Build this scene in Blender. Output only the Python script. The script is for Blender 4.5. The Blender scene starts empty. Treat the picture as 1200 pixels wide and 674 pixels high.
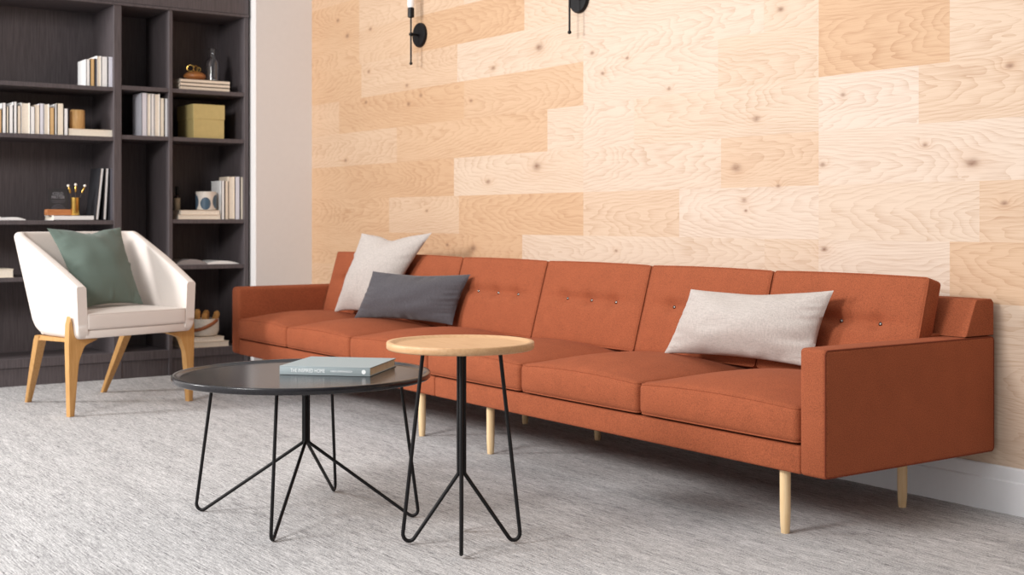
import bpy, bmesh, math, random
from mathutils import Vector, Matrix, noise
PI = math.pi
scene = bpy.context.scene
COL = scene.collection
# ------------------------------------------------------------------ camera model (taken from the photograph)
F, CY, YAW, EYE = 1500.0, 258.0, 0.612, 0.98
FW = Vector((-math.cos(YAW), math.sin(YAW), 0)); RT = Vector((math.sin(YAW), math.cos(YAW), 0))
def ray(px, py): return FW + RT*((px-600)/F) + Vector((0, 0, (CY-py)/F))
def on_x(px, py, X):
    d = ray(px, py); return Vector((0, 0, EYE)) + d*(X/d.x)
def on_y(px, py, Y):
    d = ray(px, py); return Vector((0, 0, EYE)) + d*(Y/d.y)

# ------------------------------------------------------------------ materials
def new_mat(name):
    m = bpy.data.materials.new(name); m.use_nodes = True
    nt = m.node_tree; b = nt.nodes['Principled BSDF']
    return m, nt, b
def N(nt, t, **kw):
    n = nt.nodes.new(t)
    for k, v in kw.items(): setattr(n, k, v)
    return n
def L(nt, a, b): nt.links.new(a, b)
def lin(c):
    return tuple((x/12.92 if x <= .04045 else ((x+.055)/1.055)**2.4) for x in [v/255 for v in c]) + (1,)
def ramp(nt, fac, stops):
    r = N(nt, 'ShaderNodeValToRGB'); e = r.color_ramp.elements
    while len(e) < len(stops): e.new(.5)
    for i, (p, c) in enumerate(stops): e[i].position = p; e[i].color = c
    L(nt, fac, r.inputs[0]); return r.outputs[0]
def coords(nt, scale=(1, 1, 1), rot=(0, 0, 0), kind='Object'):
    tc = N(nt, 'ShaderNodeTexCoord'); mp = N(nt, 'ShaderNodeMapping')
    mp.inputs['Scale'].default_value = scale; mp.inputs['Rotation'].default_value = rot
    L(nt, tc.outputs[kind], mp.inputs[0]); return mp.outputs[0]
def noise_tex(nt, vec, scale, detail=2, rough=.5):
    n = N(nt, 'ShaderNodeTexNoise'); n.inputs['Scale'].default_value = scale
    n.inputs['Detail'].default_value = detail; n.inputs['Roughness'].default_value = rough
    L(nt, vec, n.inputs['Vector']); return n.outputs['Fac']
def bump(nt, b, h, strength, dist):
    n = N(nt, 'ShaderNodeBump'); n.inputs['Strength'].default_value = strength; n.inputs['Distance'].default_value = dist
    L(nt, h, n.inputs['Height']); L(nt, n.outputs[0], b.inputs['Normal'])
def math_n(nt, op, a, b=None, c=None):
    n = N(nt, 'ShaderNodeMath', operation=op)
    for i, v in enumerate((a, b, c)):
        if v is None: continue
        if isinstance(v, (int, float)): n.inputs[i].default_value = v
        else: L(nt, v, n.inputs[i])
    return n.outputs[0]
def mixc(nt, fac, a, b):
    n = N(nt, 'ShaderNodeMix', data_type='RGBA')
    for i, v in ((0, fac), (6, a), (7, b)):
        if isinstance(v, (int, float, tuple)): n.inputs[i].default_value = v
        else: L(nt, v, n.inputs[i])
    return n.outputs[2]

def plain(name, rgb, rough=.6, metal=0, var=.06, scale=30, spec=.5):
    m, nt, b = new_mat(name); c = lin(rgb)
    v = coords(nt); f = noise_tex(nt, v, scale, 3)
    L(nt, ramp(nt, f, [(.3, tuple(x*(1-var) for x in c[:3])+(1,)), (.7, tuple(min(1, x*(1+var)) for x in c[:3])+(1,))]), b.inputs['Base Color'])
    b.inputs['Roughness'].default_value = rough; b.inputs['Metallic'].default_value = metal
    b.inputs['Specular IOR Level'].default_value = spec
    return m
def fabric(name, rgb, dark=.82, light=1.15, fine=900, sheen=.25, bstr=.35, mott=.0):
    m, nt, b = new_mat(name); c = lin(rgb)[:3]
    v = coords(nt); f = noise_tex(nt, v, fine, 2, .7); g = noise_tex(nt, v, 14, 2)
    fac = math_n(nt, 'ADD', math_n(nt, 'MULTIPLY', f, 1-mott), math_n(nt, 'MULTIPLY', g, mott))
    L(nt, ramp(nt, fac, [(.32, tuple(x*dark for x in c)+(1,)), (.68, tuple(min(1, x*light) for x in c)+(1,))]), b.inputs['Base Color'])
    b.inputs['Roughness'].default_value = .9; b.inputs['Specular IOR Level'].default_value = .2
    b.inputs['Sheen Weight'].default_value = sheen; b.inputs['Sheen Roughness'].default_value = .4
    b.inputs['Sheen Tint'].default_value = tuple(min(1, x*1.5+.1) for x in c)+(1,)
    bump(nt, b, f, bstr, .0015); return m
def weave(name, rgb, amp=.16, sx=420, sz=420):
    """linen: crossing irregular threads"""
    m, nt, b = new_mat(name); c = lin(rgb)[:3]
    a = noise_tex(nt, coords(nt, (sx*.09, sx, sx)), 1, 2); d = noise_tex(nt, coords(nt, (sz, sz, sz*.09)), 1, 2)
    f = math_n(nt, 'MULTIPLY', math_n(nt, 'ADD', a, d), .5)
    L(nt, ramp(nt, f, [(.36, tuple(x*(1-amp) for x in c)+(1,)), (.62, tuple(min(1, x*(1+amp)) for x in c)+(1,))]), b.inputs['Base Color'])
    b.inputs['Roughness'].default_value = .92; b.inputs['Specular IOR Level'].default_value = .15
    b.inputs['Sheen Weight'].default_value = .15
    bump(nt, b, f, .35, .0015); return m
def grained(name, rgb, rgb2, stretch=(40, 40, 3), scale=3.0, rough=.5, detail=4, spec=.4):
    m, nt, b = new_mat(name)
    f = noise_tex(nt, coords(nt, stretch), scale, detail, .6)
    L(nt, ramp(nt, f, [(.3, lin(rgb)), (.7, lin(rgb2))]), b.inputs['Base Color'])
    b.inputs['Roughness'].default_value = rough; b.inputs['Specular IOR Level'].default_value = spec
    bump(nt, b, f, .08, .001); return m

M = {}
M['sofa'] = fabric('rust_wool_felt', (149, 80, 52), .66, 1.32, 330, .05, .3, .12)
M['sofa_seam'] = fabric('rust_welt', (118, 56, 36), .85, 1.1, 600, .1, .3)
M['chair'] = fabric('ivory_upholstery', (226, 217, 210), .93, 1.06, 700, .1, .25)
M['green'] = weave('sage_cotton', (98, 112, 104), .07, 900, 900)
M['beige'] = weave('natural_linen', (180, 171, 165), .14, 340, 340)
M['charcoal'] = weave('charcoal_linen', (79, 76, 80), .2, 420, 420)
M['legwood'] = grained('pale_maple', (222, 188, 140), (236, 208, 166), (60, 60, 4), 2, .5)
M['chairwood'] = grained('honey_oak', (184, 136, 78), (202, 156, 98), (50, 50, 5), 2, .45)
M['tabletop'] = grained('side_table_oak', (194, 150, 108), (210, 170, 128), (4, 60, 60), 2, .45)
M['black'] = plain('black_powder_coat', (17, 15, 17), .45, spec=.3)
M['case'] = grained('dark_stained_oak', (76, 70, 72), (100, 92, 94), (60, 60, 2.2), 3, .5, 5, .3)
M['white'] = plain('white_wall_paint', (226, 222, 220), .75, var=.01)
M['trim'] = plain('white_trim_paint', (228, 228, 230), .5, var=.01)
M['metal'] = plain('polished_nickel', (120, 114, 110), .18, 1, .02)
M['paper'] = plain('cream_paper', (246, 236, 220), .85, var=.05, scale=120)
M['cover_white'] = plain('white_cover', (246, 245, 244), .55, var=.02)
M['cover_cream'] = plain('cream_cover', (246, 235, 215), .6, var=.03)
M['cover_tan'] = plain('tan_cover', (218, 180, 128), .6, var=.05)
M['cover_beige'] = plain('beige_cover', (236, 221, 202), .6, var=.04)
M['cover_pale'] = plain('pale_lilac_cover', (230, 229, 238), .6, var=.02)
M['cover_grey'] = plain('grey_cover', (104, 102, 110), .6, var=.03)
M['page_grey'] = plain('grey_page', (150, 144, 144), .6, var=.04)  # darker grey for the left page of an open magazine
M['cover_black'] = plain('black_cover', (46, 46, 50), .5, var=.03)
M['cover_teal'] = plain('blue_grey_cloth_cover', (150, 161, 164), .6, var=.03, scale=200)
M['ink_white'] = plain('white_ink', (240, 242, 242), .6, var=.01)
M['ink_grey'] = plain('grey_ink', (150, 150, 156), .6, var=.01)
M['ink_pale'] = plain('pale_blue_ink', (184, 198, 202), .6, var=.01)
M['box'] = plain('mustard_card', (196, 176, 118), .7, var=.04)
M['brass'] = plain('brushed_brass', (212, 172, 92), .28, 1, .04)
M['block'] = grained('light_oak_block', (196, 150, 92), (222, 182, 126), (30, 30, 4), 3, .5)
M['cherry'] = grained('cherry_block', (176, 112, 66), (196, 132, 84), (30, 5, 30), 3, .5)
M['dish'] = grained('turned_wood', (150, 92, 48), (182, 122, 70), (12, 12, 40), 2, .4)
M['match'] = plain('pale_match_head', (248, 240, 230), .6)
M['dark_stick'] = plain('dark_stick', (70, 56, 46), .6)
M['amber'] = plain('dark_amber_glass', (38, 26, 20), .15)
M['kraft'] = plain('kraft_label', (206, 190, 164), .7)
M['rope'] = plain('ivory_rope', (226, 218, 206), .9, var=.08, scale=90)
M['leather'] = plain('tan_leather', (150, 84, 44), .55, var=.08)
M['bread'] = plain('golden_driftwood', (204, 152, 88), .8, var=.2, scale=40)
M['ceramic'] = plain('speckled_ceramic', (222, 214, 204), .3, var=.04)
M['opal'] = plain('opal_glass', (250, 250, 250), .25, var=.005)
M['bluedot'] = plain('slate_blue_glaze', (70, 92, 110), .3, var=.1)
def glass_mat():
    m, nt, b = new_mat('clear_glass')
    b.inputs['Base Color'].default_value = (.95, .97, 1, 1); b.inputs['Roughness'].default_value = .02
    b.inputs['Transmission Weight'].default_value = 1; b.inputs['IOR'].default_value = 1.45
    v = noise_tex(nt, coords(nt), 8, 1); bump(nt, b, v, .05, .002); return m
M['glass'] = glass_mat()
def coffee_top():
    m, nt, b = new_mat('black_stained_ash')
    f = noise_tex(nt, coords(nt, (60, 4, 60)), 2.5, 4, .6)
    L(nt, ramp(nt, f, [(.3, lin((26, 25, 28))), (.7, lin((38, 36, 40)))]), b.inputs['Base Color'])
    b.inputs['Roughness'].default_value = .2; b.inputs['Specular IOR Level'].default_value = .45
    return m
M['coffee'] = coffee_top()
def carpet():
    m, nt, b = new_mat('heathered_loop_carpet')
    s1 = noise_tex(nt, coords(nt, (10, 170, 1)), 1, 2, .6)
    s2 = noise_tex(nt, coords(nt, (34, 260, 1)), 1, 1, .5)
    s3 = noise_tex(nt, coords(nt, (1.6, 16, 1)), 1, 3, .55)
    sp = noise_tex(nt, coords(nt), 210, 1, .5)
    f = math_n(nt, 'ADD', math_n(nt, 'MULTIPLY', s1, .36), math_n(nt, 'MULTIPLY', s2, .24))
    f = math_n(nt, 'ADD', f, math_n(nt, 'MULTIPLY', s3, .12))
    f = math_n(nt, 'ADD', f, math_n(nt, 'MULTIPLY', sp, .28))
    L(nt, ramp(nt, f, [(.36, lin((84, 83, 85))), (.43, lin((146, 144, 145))), (.50, lin((176, 175, 175))), (.60, lin((212, 210, 210)))]), b.inputs['Base Color'])
    b.inputs['Roughness'].default_value = .95; b.inputs['Specular IOR Level'].default_value = .1
    bump(nt, b, math_n(nt, 'ADD', math_n(nt, 'MULTIPLY', sp, .6), math_n(nt, 'MULTIPLY', s2, .4)), .6, .004)
    return m
M['carpet'] = carpet()

def oak_wall(knots):
    """engineered oak planks: tone and growth-ring centre come from each plank's own attribute"""
    m, nt, b = new_mat('knotty_oak_planks')
    at = N(nt, 'ShaderNodeAttribute', attribute_name='plank'); sep = N(nt, 'ShaderNodeSeparateColor'); L(nt, at.outputs['Color'], sep.inputs[0])
    tone, s1, s2 = sep.outputs[0], sep.outputs[1], sep.outputs[2]
    at2 = N(nt, 'ShaderNodeAttribute', attribute_name='plank_mid'); sp2 = N(nt, 'ShaderNodeSeparateColor'); L(nt, at2.outputs['Color'], sp2.inputs[0])
    mx, mz = math_n(nt, 'MULTIPLY', sp2.outputs[0], -10), math_n(nt, 'MULTIPLY', sp2.outputs[1], 10)
    tc = N(nt, 'ShaderNodeTexCoord'); xyz = N(nt, 'ShaderNodeSeparateXYZ'); L(nt, tc.outputs['Object'], xyz.inputs[0])
    X, Z = xyz.outputs[0], xyz.outputs[2]
    # knots: dark core, halo, and ring deflection
    core = halo = defl = None
    for (kx, kz, kr) in knots:
        dx = math_n(nt, 'MULTIPLY', math_n(nt, 'SUBTRACT', X, kx), .6); dz = math_n(nt, 'SUBTRACT', Z, kz)
        d2 = math_n(nt, 'ADD', math_n(nt, 'MULTIPLY', dx, dx), math_n(nt, 'MULTIPLY', dz, dz))
        e1 = math_n(nt, 'POWER', 2.718, math_n(nt, 'MULTIPLY', d2, -1/(kr*kr)))
        e2 = math_n(nt, 'POWER', 2.718, math_n(nt, 'MULTIPLY', d2, -1/(kr*kr*9)))
        core = e1 if core is None else math_n(nt, 'MAXIMUM', core, e1)
        halo = e2 if halo is None else math_n(nt, 'MAXIMUM', halo, e2)
    # per-plank shifted noise domain
    cmb = N(nt, 'ShaderNodeCombineXYZ')
    L(nt, math_n(nt, 'ADD', X, math_n(nt, 'MULTIPLY', s1, 37)), cmb.inputs[0]); L(nt, math_n(nt, 'MULTIPLY', s2, 19), cmb.inputs[1]); L(nt, Z, cmb.inputs[2])
    def nz(sc, scale, det, ro=.5):
        mp = N(nt, 'ShaderNodeMapping'); mp.inputs['Scale'].default_value = sc; L(nt, cmb.outputs[0], mp.inputs[0]); return noise_tex(nt, mp.outputs[0], scale, det, ro)
    wob = nz((1.6, 1, 6), 1, 3, .55)
    wob2 = nz((7, 1, 22), 1, 2, .5)
    # cathedral rings: distance from a pith line that dives away along the plank
    sgn = math_n(nt, 'SUBTRACT', math_n(nt, 'MULTIPLY', math_n(nt, 'GREATER_THAN', s2, .5), 2), 1)
    run = math_n(nt, 'MULTIPLY', math_n(nt, 'SUBTRACT', X, mx), sgn)
    h = math_n(nt, 'ADD', math_n(nt, 'ADD', math_n(nt, 'MULTIPLY', run, .10), .12), math_n(nt, 'MULTIPLY', wob, .10))
    zz = math_n(nt, 'ADD', math_n(nt, 'SUBTRACT', Z, mz), math_n(nt, 'MULTIPLY', math_n(nt, 'SUBTRACT', s1, .5), .16))
    zz = math_n(nt, 'ADD', zz, math_n(nt, 'MULTIPLY', halo, .035))
    r = math_n(nt, 'SQRT', math_n(nt, 'ADD', math_n(nt, 'MULTIPLY', h, h), math_n(nt, 'MULTIPLY', zz, zz)))
    r = math_n(nt, 'ADD', r, math_n(nt, 'MULTIPLY', wob2, .006))
    ring = math_n(nt, 'FRACT', math_n(nt, 'MULTIPLY', r, 105))
    ring = math_n(nt, 'POWER', ring, 2.2)
    fine = nz((7, 1, 300), 1, 3, .65); broad = nz((1.2, 1, 12), 1, 3, .5)
    light = ramp(nt, tone, [(0, lin((214, 197, 183))), (.3, lin((209, 187, 166))), (.65, lin((201, 166, 133))), (1, lin((186, 147, 113)))])
    dk = mixc(nt, 1.0, light, (.68, .55, .45, 1)); dk.node.blend_type = 'MULTIPLY'
    amt = math_n(nt, 'MULTIPLY', ring, math_n(nt, 'ADD', .10, math_n(nt, 'MULTIPLY', nz((3, 1, 9), 1, 2), .60)))
    amt = math_n(nt, 'ADD', amt, math_n(nt, 'MULTIPLY', math_n(nt, 'SUBTRACT', fine, .5), 1.5))
    amt = math_n(nt, 'ADD', amt, math_n(nt, 'MULTIPLY', math_n(nt, 'SUBTRACT', broad, .45), .55))
    amt.node.use_clamp = True
    c = mixc(nt, amt, light, dk)
    c = mixc(nt, math_n(nt, 'MULTIPLY', halo, .20), c, lin((190, 144, 106)))
    kn = nz((30, 1, 60), 1, 2, .6)
    c = mixc(nt, math_n(nt, 'MULTIPLY', core, math_n(nt, 'ADD', .25, kn)), c, lin((126, 92, 72)))
    L(nt, c, b.inputs['Base Color'])
    b.inputs['Roughness'].default_value = .55; b.inputs['Specular IOR Level'].default_value = .3
    bump(nt, b, fine, .05, .001)
    return m

# ------------------------------------------------------------------ mesh helpers
def link(name, me, parent=None, mat=None):
    o = bpy.data.objects.new(name, me); COL.objects.link(o)
    if mat is not None: me.materials.append(mat)
    if parent is not None: o.parent = parent
    return o
def obj(name, bm, mat, parent=None, smooth=40):
    me = bpy.data.meshes.new(name); bmesh.ops.recalc_face_normals(bm, faces=bm.faces[:]); bm.to_mesh(me); bm.free()
    if smooth:
        me.polygons.foreach_set('use_smooth', [True]*len(me.polygons)); me.set_sharp_from_angle(angle=math.radians(smooth))
    return link(name, me, parent, mat)
def tag(o, label, cat, group=None):
    o['label'] = label; o['category'] = cat
    if group: o['group'] = group
    return o
def thing(name, label, cat, loc=(0, 0, 0), rotz=0, group=None):
    o = bpy.data.objects.new(name, None); COL.objects.link(o); o.location = loc; o.rotation_euler = (0, 0, rotz)
    o.empty_display_size = .1
    return tag(o, label, cat, group)
def struct(name, bm, mat, smooth=0):
    o = obj(name, bm, mat, None, smooth); o['kind'] = 'structure'; return o
def add_box(bm, lo, hi, bev=0, seg=2, mtx=None):
    r = bmesh.ops.create_cube(bm, size=1)
    vs = r['verts']
    for v in vs:
        v.co = Vector([lo[i] + (v.co[i]+.5)*(hi[i]-lo[i]) for i in range(3)])
    if mtx is not None:
        for v in vs: v.co = mtx @ v.co
    if bev:
        es = list({e for v in vs for e in v.link_edges})
        bmesh.ops.bevel(bm, geom=es, offset=bev, segments=seg, profile=.5, affect='EDGES')
def bx(lo, hi, bev=0, seg=2):
    bm = bmesh.new(); add_box(bm, lo, hi, bev, seg); return bm
def add_lathe(bm, prof, cx=0, cy=0, seg=32, cap=True):
    rings = []
    for (r, z) in prof:
        rings.append([bm.verts.new((cx+r*math.cos(2*PI*k/seg), cy+r*math.sin(2*PI*k/seg), z)) for k in range(seg)])
    for a, b in zip(rings, rings[1:]):
        for k in range(seg): bm.faces.new((a[k], a[(k+1) % seg], b[(k+1) % seg], b[k]))
    if cap: bm.faces.new(rings[0][::-1]); bm.faces.new(rings[-1])
def add_tube(bm, pts, r, seg=10, closed=False):
    pts = [Vector(p) for p in pts]; n = len(pts)
    rr = r if isinstance(r, (list, tuple)) else [r]*n
    def tan(i):
        if closed: return (pts[(i+1) % n]-pts[i-1]).normalized()
        return (pts[min(i+1, n-1)]-pts[max(i-1, 0)]).normalized()
    t = tan(0); u = t.orthogonal().normalized(); rings = []
    for i in range(n):
        t2 = tan(i); q = t.rotation_difference(t2); u = q @ u; u = (u - t2*u.dot(t2)).normalized(); t = t2; w = t.cross(u)
        rings.append([bm.verts.new(pts[i] + (u*math.cos(2*PI*k/seg)+w*math.sin(2*PI*k/seg))*rr[i]) for k in range(seg)])
    for i in range(n if closed else n-1):
        a, b = rings[i], rings[(i+1) % n]
        # align start when closing the loop
        off = 0
        if closed and i == n-1: off = min(range(seg), key=lambda s: (a[0].co-b[s].co).length)
        for k in range(seg): bm.faces.new((a[k], a[(k+1) % seg], b[(k+1+off) % seg], b[(k+off) % seg]))
    if not closed: bm.faces.new(rings[0][::-1]); bm.faces.new(rings[-1])
def add_prism(bm, poly, axis, a, b, bev=0):
    """extrude a 2-D outline along an axis (0: poly is y,z; 1: x,z; 2: x,y)"""
    def P(p, h): return {0: (h, p[0], p[1]), 1: (p[0], h, p[1]), 2: (p[0], p[1], h)}[axis]
    A = [bm.verts.new(P(p, a)) for p in poly]; B = [bm.verts.new(P(p, b)) for p in poly]
    fs = [bm.faces.new(A[::-1]), bm.faces.new(B)]
    n = len(poly)
    for i in range(n): fs.append(bm.faces.new((A[i], A[(i+1) % n], B[(i+1) % n], B[i])))
    if bev:
        es = list(set(fs[0].edges) | set(fs[1].edges))
        bmesh.ops.bevel(bm, geom=es, offset=bev, segments=2, profile=.5, affect='EDGES')
def arc_pts(p, q, s, rad, n=6):
    """round the corner at q between p and s"""
    p, q, s = Vector(p), Vector(q), Vector(s); a = (p-q).normalized(); b = (s-q).normalized()
    ang = a.angle(b); d = rad/math.tan(ang/2); c = q + (a+b).normalized()*(rad/math.sin(ang/2))
    v0 = q+a*d-c; v1 = q+b*d-c
    return [c + v0.normalized().slerp(v1.normalized(), k/n)*rad for k in range(n+1)]
def rim(h, r, n):
    """sample positions across a rounded length: dense near both ends"""
    e = [h - r + r*math.sin(PI/2*k/4) for k in range(5)]
    inner = [-h+r + (2*h-2*r)*k/n for k in range(n+1)]
    return sorted(set([-x for x in e[1:]] + inner + e[1:]))
def add_soft_box(bm, half, r, n, deform):
    hx, hy, hz = half
    S = [rim(hx, r, n[0]), rim(hy, r, n[1]), rim(hz, r, n[2])]
    cache = {}
    def vert(p):
        key = tuple(round(c, 6) for c in p)
        if key not in cache:
            q = Vector([max(-half[i]+r, min(half[i]-r, p[i])) for i in range(3)]); d = Vector(p)-q
            w = q + d.normalized()*r if d.length > 1e-9 else q
            cache[key] = bm.verts.new(deform(w))
        return cache[key]
    for ax in range(3):
        a, c = [i for i in range(3) if i != ax]
        for sgn in (-1, 1):
            for i in range(len(S[a])-1):
                for j in range(len(S[c])-1):
                    qd = []
                    for (ii, jj) in ((i, j), (i+1, j), (i+1, j+1), (i, j+1)):
                        p = [0, 0, 0]; p[ax] = sgn*half[ax]; p[a] = S[a][ii]; p[c] = S[c][jj]; qd.append(vert(p))
                    if len(set(qd)) == 4:
                        try: bm.faces.new(qd)
                        except ValueError: pass
def rect_loop(hx, hz, r, n=14):
    pts = []
    for k in range(n): pts.append((-hx+r+(2*hx-2*r)*k/n, hz))
    for k in range(5): a = PI/2*(1-k/5); pts.append((hx-r+r*math.cos(a), hz-r+r*math.sin(a)))
    for k in range(n): pts.append((hx, hz-r-(2*hz-2*r)*k/n))
    for k in range(5): a = -PI/2*k/5; pts.append((hx-r+r*math.cos(a), -hz+r+r*math.sin(a)))
    for k in range(n): pts.append((hx-r-(2*hx-2*r)*k/n, -hz))
    for k in range(5): a = -PI/2-PI/2*k/5; pts.append((-hx+r+r*math.cos(a), -hz+r+r*math.sin(a)))
    for k in range(n): pts.append((-hx, -hz+r+(2*hz-2*r)*k/n))
    for k in range(5): a = PI-PI/2*k/5; pts.append((-hx+r+r*math.cos(a), hz-r+r*math.sin(a)))
    return pts

# ------------------------------------------------------------------ the room
WY = 3.82          # face of the oak wall
LX = -7.77         # face of the white pier
SF = -7.84         # front of the bookshelf
struct('floor', bx((-8.4, -3.4, -.08), (1.6, WY+.1, 0)), M['carpet'])
def build_oak_wall():
    x0, x1, z0, dz = LX-.1, 1.6, .905-4*.2095, .2095
    B1, B2 = -4.845, -3.375
    rows = {  # row -> (right end, tone); rows counted from the one whose top is at z=.905
        -1: [(-6.6, .62), (-5.351, .72), (B1, .12), (-3.66, .30), (B2, .42), (-2.781, .12), (-1.2, .78), (x1, .4)],
        0: [(-6.729, .62), (-5.951, .30), (B1, .86), (-4.167, .55), (B2, .10), (-2.662, .28), (-1.4, .62), (x1, .3)],
        1: [(-7.301, .62), (-6.003, .78), (B1, .22), (-3.909, .22), (B2, .60), (-1.9, .12), (x1, .5)],
        2: [(-6.637, .34), (-5.134, .74), (B1, .12), (-4.471, .16), (B2, .34), (-2.911, .02), (-1.75, .50), (x1, .2)],
        3: [(-7.377, .42), (-5.9, .74), (B1, .70), (-3.927, .16), (B2, .42), (-2.781, .95), (-1.9, .46), (x1, .6)],
        4: [(-7.078, .62), (-5.968, .32), (B1, .16), (-3.664, .16), (B2, .36), (-2.781, .92), (-1.6, .12), (x1, .3)],
        5: [(-7.106, .60), (-6.45, .40), (-5.332, .70), (B1, .26), (-3.9, .2), (B2, .5), (-2.4, .3), (x1, .6)],
        6: [(-7.106, .68), (-5.9, .32), (B1, .25), (-3.8, .3), (B2, .2), (-2.1, .5), (x1, .3)]}
    rnd = random.Random(5)
    bm = bmesh.new(); lay = bm.loops.layers.float_color.new('plank'); lay2 = bm.loops.layers.float_color.new('plank_mid')
    def TONE(t, xr): return (.34+.50*t) if xr < -5.3 else (.20+.55*t) if xr < -4.8 else (.08+.62*t)  # tanner left, paler right: the brighter light's washout is put into plank tone
    def quad(cs, val, mid):
        f = bm.faces.new([bm.verts.new(c) for c in cs])
        for l in f.loops: l[lay] = val; l[lay2] = mid
    ztop = 2.9; rr = -4; zlo = z0
    zb = .905-4*.2095
    for rw in range(-4, 10):
        a = .905+(rw)*.2095; b_ = a+.2095
        if rw == -4: a = .05
        b_ = min(b_, ztop)
        if a >= ztop: break
        seq = rows.get(rw+0) if rw in rows else [(-6.2+.37*(rw % 3), .5), (B1, .3), (B2, .4), (-2.0, .35), (x1, .5)]
        xl = x0
        for (xr, t) in seq:
            quad([(xl, WY, a), (xr, WY, a), (xr, WY, b_), (xl, WY, b_)], (TONE(t, xr), rnd.random(), rnd.random(), 1), (-(xl+xr)/20, (a+b_)/20, 0, 1))
            xl = xr
    # the wall's body behind the planks
    for cs in ([(x0, WY+.12, .05), (x0, WY+.12, ztop), (x1, WY+.12, ztop), (x1, WY+.12, .05)],
               [(x0, WY, ztop), (x1, WY, ztop), (x1, WY+.12, ztop), (x0, WY+.12, ztop)],
               [(x0, WY, .05), (x0, WY+.12, .05), (x1, WY+.12, .05), (x1, WY, .05)],
               [(x1, WY, .05), (x1, WY+.12, .05), (x1, WY+.12, ztop), (x1, WY, ztop)]):
        quad(cs, (.5, .3, .3, 1), (.4, .1, 0, 1))
    def K(px, py, r):
        p = on_y(px, py, WY); return (p.x, p.z, r*.72)
    knots = [K(863, 197, .022), K(964, 193, .011), K(886, 139, .016), K(784, 104, .009), K(694, 62, .012), K(706, 86, .011), K(735, 68, .009),
             K(1139, 191, .022), K(1084, 170, .009), K(988, 111, .010), K(1183, 77, .012), K(1177, 238, .011), K(966, 292, .014),
             K(872, 235, .012), K(874, 247, .008), K(912, 218, .009), K(722, 294, .009), K(915, 11, .014), K(629, 195, .026), K(572, 213, .016),
             K(578, 80, .014), K(632, 55, .024), K(407, 42, .018), K(396, 24, .016), K(434, 34, .014), K(479, 122, .014), K(477, 100, .013),
             K(493, 112, .014), K(432, 84, .013), K(429, 120, .013), K(405, 188, .015), K(552, 118, .012), K(500, 247, .011), K(524, 287, .012), K(555, 291, .022)]
    o = obj('wall_back', bm, oak_wall(knots), None, 0); o['kind'] = 'structure'
build_oak_wall()
# white pier beside the bookshelf, wall behind the bookshelf
bm = bmesh.new(); add_box(bm, (-8.40, 3.415, 0), (LX, WY+.1, 2.9), .004, 1); struct('wall_left', bm, M['white'])
struct('wall_left.001', bx((-8.42, -1.0, 0), (-8.31, 3.415, 2.9)), M['white'])
def base_profile(t=.0):
    return [(0, 0), (-.018, 0), (-.018, .106), (-.012, .111), (-.012, .150), (-.009, .155), (0, .155)]
bm = bmesh.new(); add_prism(bm, [(WY+p[0], p[1]) for p in base_profile()], 0, LX+.018, 1.6); struct('baseboard_back', bm, M['trim'])
bm = bmesh.new(); add_prism(bm, [(LX-p[0], p[1]) for p in base_profile()], 1, 3.40, WY-.018); struct('baseboard_left', bm, M['trim'])

# ------------------------------------------------------------------ the sofa
XL, XR, YF, YB = -7.068, -2.585, 2.955, 3.795
ZB, ZBT, ZARM = .203, .290, .592
AW = .103
sofa = thing('sofa', 'long rust orange wool sofa with buttoned back on pale wooden legs by the oak wall', 'sofa', (0, 0, 0))
XM = -4.811
for (a, b_) in ((XL+AW, XM-.001), (XM+.001, XR-AW)):
    bm = bmesh.new(); add_box(bm, (a, YF+.004, ZB), (b_, YB-.004, ZBT), .009, 3); obj('base', bm, M['sofa'], sofa)
def arm(x0, x1, outer):
    bm = bmesh.new()
    hx, hy, hz = (x1-x0)/2, (YB-YF)/2, (ZARM-ZB)/2
    c = Vector(((x0+x1)/2, (YF+YB)/2, (ZARM+ZB)/2))
    add_soft_box(bm, (hx, hy, hz), .014 if outer > 0 else .024, (2, 6, 4), lambda w: c + w)
    a = obj('arm', bm, M['sofa'], sofa, 60)
    bm = bmesh.new(); lp = rect_loop(hy-(.0038 if outer > 0 else .0075), hz-(.0038 if outer > 0 else .0075), .013 if outer > 0 else .02)
    xo = x1-.0042 if outer > 0 else x0+.0075
    add_tube(bm, [(xo + outer*.0006, c.y+p[0], c.z+p[1]) for p in lp], .0026, 6, True)
    obj('piping', bm, M['sofa_seam'], a)
arm(XR-AW, XR, 1); arm(XL, XL+AW, -1)
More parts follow.
